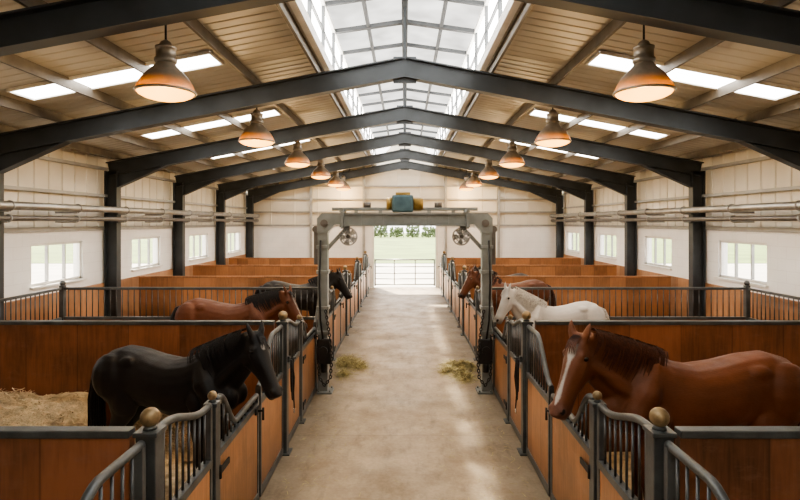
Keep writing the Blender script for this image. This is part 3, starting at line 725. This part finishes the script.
# ------------------------------------------------------------------ gate and outside
gt = empty('field_gate', (0, YE+.12, 0), 0, 'galvanised tubular field gate closing the doorway at the far end', 'gate')
m = MB()
for x in (-1.27, 1.27): m.cyl((x, 0, .06), (x, 0, 1.2), .034)
m.cyl((-1.27, 0, 1.18), (1.27, 0, 1.18), .032); m.cyl((-1.27, 0, .12), (1.27, 0, .12), .026); m.build('frame', M['galv'], gt)
for z in (.36, .60, .88):
    m = MB(); m.cyl((-1.27, 0, z), (1.27, 0, z), .022); m.build('rail', M['galv'], gt)
for x in (-.45, .45):
    m = MB(); m.cyl((x, .0, .12), (x, .0, 1.18), .024); m.build('upright', M['galv'], gt)
for i, (x, h) in enumerate(((-7.5, 2.4), (-4.5, 2.7), (-1.5, 2.25), (1.5, 2.55), (4.5, 2.3), (7.5, 2.7))):
    t = empty('hedge_bush', (x, 100, -.12), 0, 'leafy hedge bush beyond the field through the far doorway, %s from left' % (ORD[i] if i else 'first'), 'bush', 'hedge beyond the field')
    m = MB(); rnd = random.Random(i)
    for q in range(190):
        e = rnd.random(); rx_ = 1.30*(1-.12*max(0, e-.6)/.4)
        m.sphere((rnd.uniform(-rx_, rx_), rnd.uniform(-.8, .8), .2+e*(h-.45)*rnd.uniform(.85, 1)), rnd.uniform(.12, .19), 7)
    c = m.build('foliage', M['leaf'], t)
    m = MB(); m.cyl((0, 0, 0), (0, 0, h*.6), .12, .06); m.build('trunk', M['bark'], t)

# ------------------------------------------------------------------ horses
def ell(c, U, Wd, a, b, n=22, p=.9):
    out = []
    for k in range(n):
        t = 2*PI*k/n; cs, sn = math.cos(t), math.sin(t)
        out.append(c+U*a*math.copysign(abs(sn)**p, sn)+Wd*b*math.copysign(abs(cs)**p, cs))
    return out
HL = .64
def horse(label, loc, yaw, s, poll, hyaw, pitch, coat, leg, mane, blaze, muzz, vox, ms, star=0, lowleg=.5, hide='hide'):
    root = empty('horse', loc, yaw, label, 'horse', 'horses in the stalls'); root.scale = (s, s, s)
    Z = V((0, 0, 1)); Yv = V((0, 1, 0))
    m = MB()
    st = [(-.875, 1.24, 1.12, .05), (-.83, 1.35, .98, .15), (-.72, 1.455, .86, .225), (-.55, 1.505, .86, .26), (-.36, 1.485, .89, .25), (-.15, 1.43, .865, .28), (.08, 1.40, .81, .30),
          (.3, 1.44, .79, .27), (.44, 1.52, .80, .235), (.55, 1.49, .82, .225), (.66, 1.40, .85, .205), (.75, 1.30, .92, .165), (.80, 1.22, 1.0, .10), (.82, 1.15, 1.06, .05)]
    m.rings([ell(V((x, 0, (a+b)/2)), Z, Yv, (a-b)/2, w) for x, a, b, w in st])
    F = V((math.cos(hyaw), math.sin(hyaw), 0)); Wd = V((-math.sin(hyaw), math.cos(hyaw), 0))
    D = F*math.cos(pitch)+Z*math.sin(pitch); B = F*math.sin(pitch)-Z*math.cos(pitch)
    Pp = V(poll)
    hs = [(-.10, .06, .05), (-.05, .092, .080), (.04, .120, .098), (.13, .142, .113), (.23, .155, .116), (.34, .148, .107), (.45, .124, .090), (.56, .106, .077), (.68, .094, .070), (.79, .090, .070), (.89, .090, .072), (.96, .076, .062), (1.0, .044, .040)]
    hr = []
    for t, a, b in hs:
        c = Pp+D*t*HL+B*(a+.010*math.sin(max(0, t)*PI))
        if t < 0: c += B*.02
        hr.append(ell(c, B, Wd, a, b, 20, .9))
    m.rings(hr)
    for q in (-1, 1):
        m.sphere(Pp+D*.24*HL+B*.20+Wd*q*.048, .097, 12, (1, .9, 1))
        m.sphere(Pp+D*.185*HL+B*.054+Wd*q*.080, .034, 10)
        m.sphere(Pp+D*.9*HL+B*.04+Wd*q*.050, .032, 10)
        m.tube([Pp+D*.24*HL+B*.09+Wd*q*.102, Pp+D*.42*HL+B*.1+Wd*q*.086, Pp+D*.58*HL+B*.1+Wd*q*.066], [.02, .018, .008], 8)
    m.sphere(Pp+D*.93*HL+B*.137, .043, 10)
    for q in (-1, 1):
        e = (-D*.92-B*.25+Wd*q*.22).normalized(); eb = Pp-D*.01+B*.04+Wd*q*.060
        sd = e.cross(B).normalized(); fw = sd.cross(e).normalized()
        er = []
        for t, r_ in ((-.03, .028), (.02, .036), (.06, .037), (.1, .030), (.14, .015), (.16, .005)):
            er.append([eb+e*t+sd*r_*math.cos(2*PI*k/10)+fw*r_*.6*math.sin(2*PI*k/10) for k in range(10)])
        m.rings(er)
    S0 = V((.44, 0, 1.17)); E0 = Pp+B*.125+D*.05
    C0 = S0+(E0-S0)*.5+V((.02, 0, .04))
    C0.y = E0.y*.25
    nk = []; NS = 14
    for i in range(NS):
        u = i/(NS-1)
        c = S0*(1-u)**2+C0*2*u*(1-u)+E0*u*u
        tg = ((C0-S0)*(1-u)+(E0-C0)*u).normalized()
        wv = Z.cross(tg).normalized()
        uv = tg.cross(wv).normalized()
        a = .335*(1-u)**1.05+.158*(1-(1-u)**1.05); b = .185*(1-u)**1.15+.090*(1-(1-u)**1.15)
        nk.append((c, uv, wv, a, b))
    m.rings([ell(c, uv, wv, a, b, 20, .95) for c, uv, wv, a, b in nk])
    for q in (-1, 1):
        m.tube([(.40, q*.12, 1.42), (.52, q*.18, 1.22), (.62, q*.175, 1.06), (.56, q*.165, .95)], [.05, .115, .12, .09], 12)
        m.tube([(.36, q*.16, 1.22), (.42, q*.195, 1.04), (.46, q*.185, .9)], [.05, .088, .07], 10)
        m.sphere((.73, q*.09, 1.06), .115, 12, (1, .8, 1.1))
        m.sphere((-.62, q*.165, 1.2), .22, 12, (1, .66, 1.15)); m.sphere((-.45, q*.18, .96), .14, 12, (1, .7, 1.25))
        m.sphere((-.40, q*.17, 1.36), .09, 10, (1.3, .8, .8))
        pts = [nk[i][0]+nk[i][1]*nk[i][3]*-.35+nk[i][2]*q*nk[i][4]*.78 for i in (2, 5, 8, 11)]
        m.tube(pts, [.08, .068, .058, .044], 10)
        fx = .0 if q > 0 else -.05
        fl = [(.52, 1.1, .11, .08), (.50, .95, .12, .085), (.47, .82, .10, .078), (.48, .66, .075, .062), (.495, .53, .056, .05), (.50, .46, .056, .052), (.495, .39, .046, .042), (.49, .28, .036, .032), (.49, .19, .04, .034), (.495, .14, .047, .041), (.515, .09, .04, .037), (.53, .06, .052, .048), (.545, .0, .066, .058)]
        m.rings([ell(V((x+fx, q*.145, z)), V((1, 0, 0)), Yv, a, b, 14, 1) for x, z, a, b in fl])
        bx = .0 if q < 0 else -.08
        hl = [(-.55, 1.2, .2, .10), (-.52, 1.05, .215, .115), (-.47, .92, .18, .105), (-.48, .8, .135, .085), (-.55, .68, .095, .068), (-.63, .58, .07, .052), (-.665, .51, .062, .046), (-.66, .44, .05, .042), (-.645, .32, .04, .035), (-.64, .2, .042, .036), (-.635, .145, .049, .042), (-.61, .09, .042, .038), (-.595, .06, .052, .048), (-.58, 0, .066, .058)]
        m.rings([ell(V((x+bx*(1-z/1.2), q*.15, z)), V((1, 0, 0)), Yv, a, b, 14, 1) for x, z, a, b in hl])
    tmp = m.build('horse_tmp', M['hide'])
    md = tmp.modifiers.new('r', 'REMESH'); md.mode = 'VOXEL'; md.voxel_size = vox; md.use_smooth_shade = True
    sm = tmp.modifiers.new('s', 'SMOOTH'); sm.iterations = 7 if vox < .015 else 4; sm.factor = .5
    dg = bpy.context.evaluated_depsgraph_get(); me = bpy.data.meshes.new_from_object(tmp.evaluated_get(dg))
    bpy.data.objects.remove(tmp)
    me.name = 'body'; body = bpy.data.objects.new('body', me); COL.objects.link(body); body.parent = root
    me.materials.clear(); me.materials.append(M[hide])
    for p in me.polygons: p.use_smooth = True
    ca = me.color_attributes.new('Col', 'FLOAT_COLOR', 'POINT'); buf = []
    def mixc(a, b, f): return tuple(a[i]+(b[i]-a[i])*f for i in range(3))
    for v in me.vertices:
        co = v.co; c = coat
        if co.z < .95 and abs(co.y) < .3: c = mixc(c, leg, ss((lowleg+.12-co.z)/.2))
        if co.z < .07: c = mixc(c, (.05, .045, .04), .9)
        r = co-Pp; t = r.dot(D)/HL; w = r.dot(Wd); b = r.dot(B)
        if -.3 < t < 1.2 and abs(w) < .2 and -.15 < b < .35:
            if t > .6: c = mixc(c, muzz, ss((t-.74)/.16))
            if blaze and .06 < t < .86 and b < .075:
                bw = blaze*(.75+.22*math.sin(t*9+.5)+(.7*ss((.3-t)/.1) if t < .3 else 0))*ss((.9-t)/.15)
                c = mixc(c, (.50, .465, .43), ss((bw-abs(w))/.014+.5))
            if star and b < .07:
                d = math.hypot((t-.2)*HL/1.5, w*1.0)
                c = mixc(c, (.45, .43, .41), ss((star-d)/.012+.5))
            for q in (-1, 1):
                dn = ((t-.91)*HL/.026)**2+((b-.038)/.018)**2
                if dn < 1 and abs(w) > .02: c = (.01, .008, .008)
        buf += [c[0], c[1], c[2], 1]
    ca.data.foreach_set('color', buf)
    for q in (-1, 1):
        mm = MB(); mm.sphere((0, 0, 0), .023, 12); mm.build('eye', M['eye'], root, loc=Pp+D*.205*HL+B*.070+Wd*q*.098)
    mname = 'mane_%s' % ('%02d%02d%02d' % tuple(int(99*c) for c in mane))
    mm_ = M.get(mname) or base('mane_hair', mane, .55, 0, .4, 30, .3, 80, (1, 1, 1), .35); M[mname] = mm_
    def sec(u):
        f = u*(NS-1); i = min(int(f), NS-2); f -= i; A_, B_ = nk[i], nk[i+1]
        return [A_[j]+(B_[j]-A_[j])*f for j in range(5)]
    mm = MB(); N = 170 if vox < .018 else 50
    for i in range(N):
        u = .16+.82*(i+random.uniform(-.3, .3))/N; u = max(.1, min(.99, u))
        du = random.uniform(-.12, .02); wid = random.uniform(.014, .034)*(1 if N > 50 else 1.9); ln = random.uniform(.8, 1.75)*(1.15 if u > .3 else .85)
        lpts = []
        for j in range(7):
            th = -.25+j/6*ln
            c, uv, wv, a, b = sec(max(0, min(1, u+du*j/6)))
            k = 1.06+.08*math.sin(j/6*PI)+.03*random.random()
            lpts.append(c+uv*(a*k+.014)*math.cos(th)+wv*ms*(b*k+.020)*math.sin(th))
        tg = (sec(min(1, u+.05))[0]-sec(max(0, u-.05))[0]).normalized()
        vv = []
        for j, p in enumerate(lpts):
            w2 = tg*wid*(1-.85*(j/6)**2)/2; vv.append((mm.bm.verts.new(p-w2), mm.bm.verts.new(p+w2)))
        for j in range(6):
            f = mm.bm.faces.new((vv[j][0], vv[j][1], vv[j+1][1], vv[j+1][0])); f.smooth = True
    mm.build('mane', mm_, root, fix=False)
    mm = MB()
    for i in range(16):
        o = Wd*random.uniform(-.04, .04); e = random.uniform(.08, .15)
        pts = [Pp-D*.03+B*.01+o*.7, Pp+D*.03-B*.018+o, Pp+D*e*.7-B*.02+o*1.2, Pp+D*e-B*.012+o*1.3]
        vv = [(mm.bm.verts.new(p-Wd*.010*(1-.28*j)), mm.bm.verts.new(p+Wd*.010*(1-.28*j))) for j, p in enumerate(pts)]
        for j in range(3): mm.bm.faces.new((vv[j][0], vv[j][1], vv[j+1][1], vv[j+1][0])).smooth = True
    mm.build('forelock', mm_, root, fix=False)
    mm = MB()
    mm.tube([(-.80, 0, 1.35), (-.89, 0, 1.31), (-.94, 0, 1.2), (-.955, 0, 1.0), (-.95, 0, .8), (-.94, 0, .6), (-.93, 0, .42)], [.04, .045, .05, .065, .07, .055, .012], 12)
    for i in range(24):
        a = random.uniform(0, 2*PI); rr = random.uniform(.05, .085); o = V((rr*math.cos(a), rr*math.sin(a), 0)); e = random.uniform(.35, .55)
        pts = [V((-.89, 0, 1.31)), V((-.94, 0, 1.15))+o*.7, V((-.955, 0, .9))+o, V((-.945, 0, e+.1))+o*1.1, V((-.935, 0, e))+o]
        mm.tube(pts, [.01, .014, .014, .01, .003], 5)
    mm.build('tail', mm_, root)
    return root
R = math.radians
def H(label, side, poll_world, s, turn, pitch, headturn, coat, leg, mane, blaze, muzz, vox, star=0, reach=1.06, hide='hide'):
    yaw = R(-turn) if side < 0 else PI+R(turn)
    hy = R(-headturn) if side < 0 else R(headturn)
    zb = .034
    pl = V((reach, 0, (poll_world[2]-zb)/s))
    pl.y = (-1 if side < 0 else 1)*.10*math.sin(R(headturn))*2
    off = Matrix.Rotation(yaw, 3, 'Z') @ V((pl.x*s, pl.y*s, 0))
    loc = (poll_world[0]-off.x, poll_world[1]-off.y, zb)
    return horse(label, loc, yaw, s, pl, hy, R(pitch), coat, leg, mane, blaze, muzz, vox, -1 if side < 0 else 1, star, .5, hide)
blk = (.012, .0105, .0105)
H('black horse with small white forehead star, nearest on the left, leaning over its stall door', -1, (-1.42, 5.2, 1.70), .97, 14, -58, 24, blk, blk, (.007, .007, .008), 0, (.016, .014, .014), .0135, .020, 1.08)
H('chestnut horse with white blaze and red mane, nearest on the right', 1, (1.47, 4.60, 1.80), 1.07, 2, -62, 34, (.165, .058, .025), (.11, .034, .014), (.075, .024, .011), .022, (.13, .055, .036), .0135, 0, 1.08)
H('bay horse with black mane in the second stall on the left', -1, (-1.86, 8.7, 1.65), 1.0, 4, -60, 18, (.12, .042, .019), (.02, .014, .012), (.012, .010, .010), .010, (.03, .02, .018), .016)
H('pale grey almost white horse in the second stall on the right', 1, (1.72, 9.14, 1.64), .92, 6, -66, 16, (.58, .56, .53), (.42, .40, .37), (.50, .48, .44), 0, (.24, .22, .21), .016, 0, 1.06, 'hide_pale')
H('black horse in the third stall on the left, head over the front', -1, (-1.44, 12.0, 1.66), .96, 2, -62, 10, blk, blk, (.008, .008, .009), 0, (.016, .014, .014), .02)
H('reddish brown horse in the third stall on the right', 1, (1.45, 12.0, 1.68), .97, 6, -62, 15, (.13, .048, .024), (.04, .02, .014), (.05, .02, .012), .012, (.05, .03, .025), .02)
H('dark grey-brown horse furthest back on the right, mostly hidden', 1, (1.95, 15.2, 1.50), .87, 2, -62, 10, (.05, .04, .035), (.02, .016, .015), (.015, .012, .012), 0, (.03, .025, .025), .022)

# ------------------------------------------------------------------ light, world, camera
w = bpy.data.worlds.new('world'); SC.world = w; w.use_nodes = True; nt = w.node_tree; nt.nodes.clear()
bg = nt.nodes.new('ShaderNodeBackground'); bg.inputs[0].default_value = (1, .98, .95, 1); bg.inputs[1].default_value = 3.5
o = nt.nodes.new('ShaderNodeOutputWorld'); nt.links.new(bg.outputs[0], o.inputs[0])
sl = bpy.data.lights.new('sun', 'SUN'); sl.energy = 18.0; sl.angle = R(1.8); sl.color = (1, .88, .70)
so = bpy.data.objects.new('sun', sl); COL.objects.link(so); so.rotation_euler = V((.44, -1, -1.2)).to_track_quat('-Z', 'Y').to_euler()

cd = bpy.data.cameras.new('camera'); cd.sensor_width = 36; cd.lens = 24; cd.shift_y = -.035; cd.shift_x = -.006; cd.clip_end = 400
co = bpy.data.objects.new('camera', cd); COL.objects.link(co); co.location = (0, 0, 2.8); co.rotation_euler = (PI/2, 0, 0)
SC.camera = co
try:
    SC.view_settings.view_transform = 'AgX'; SC.view_settings.look = 'AgX - Medium High Contrast'
except Exception as e: print(e)
SC.view_settings.exposure = .55
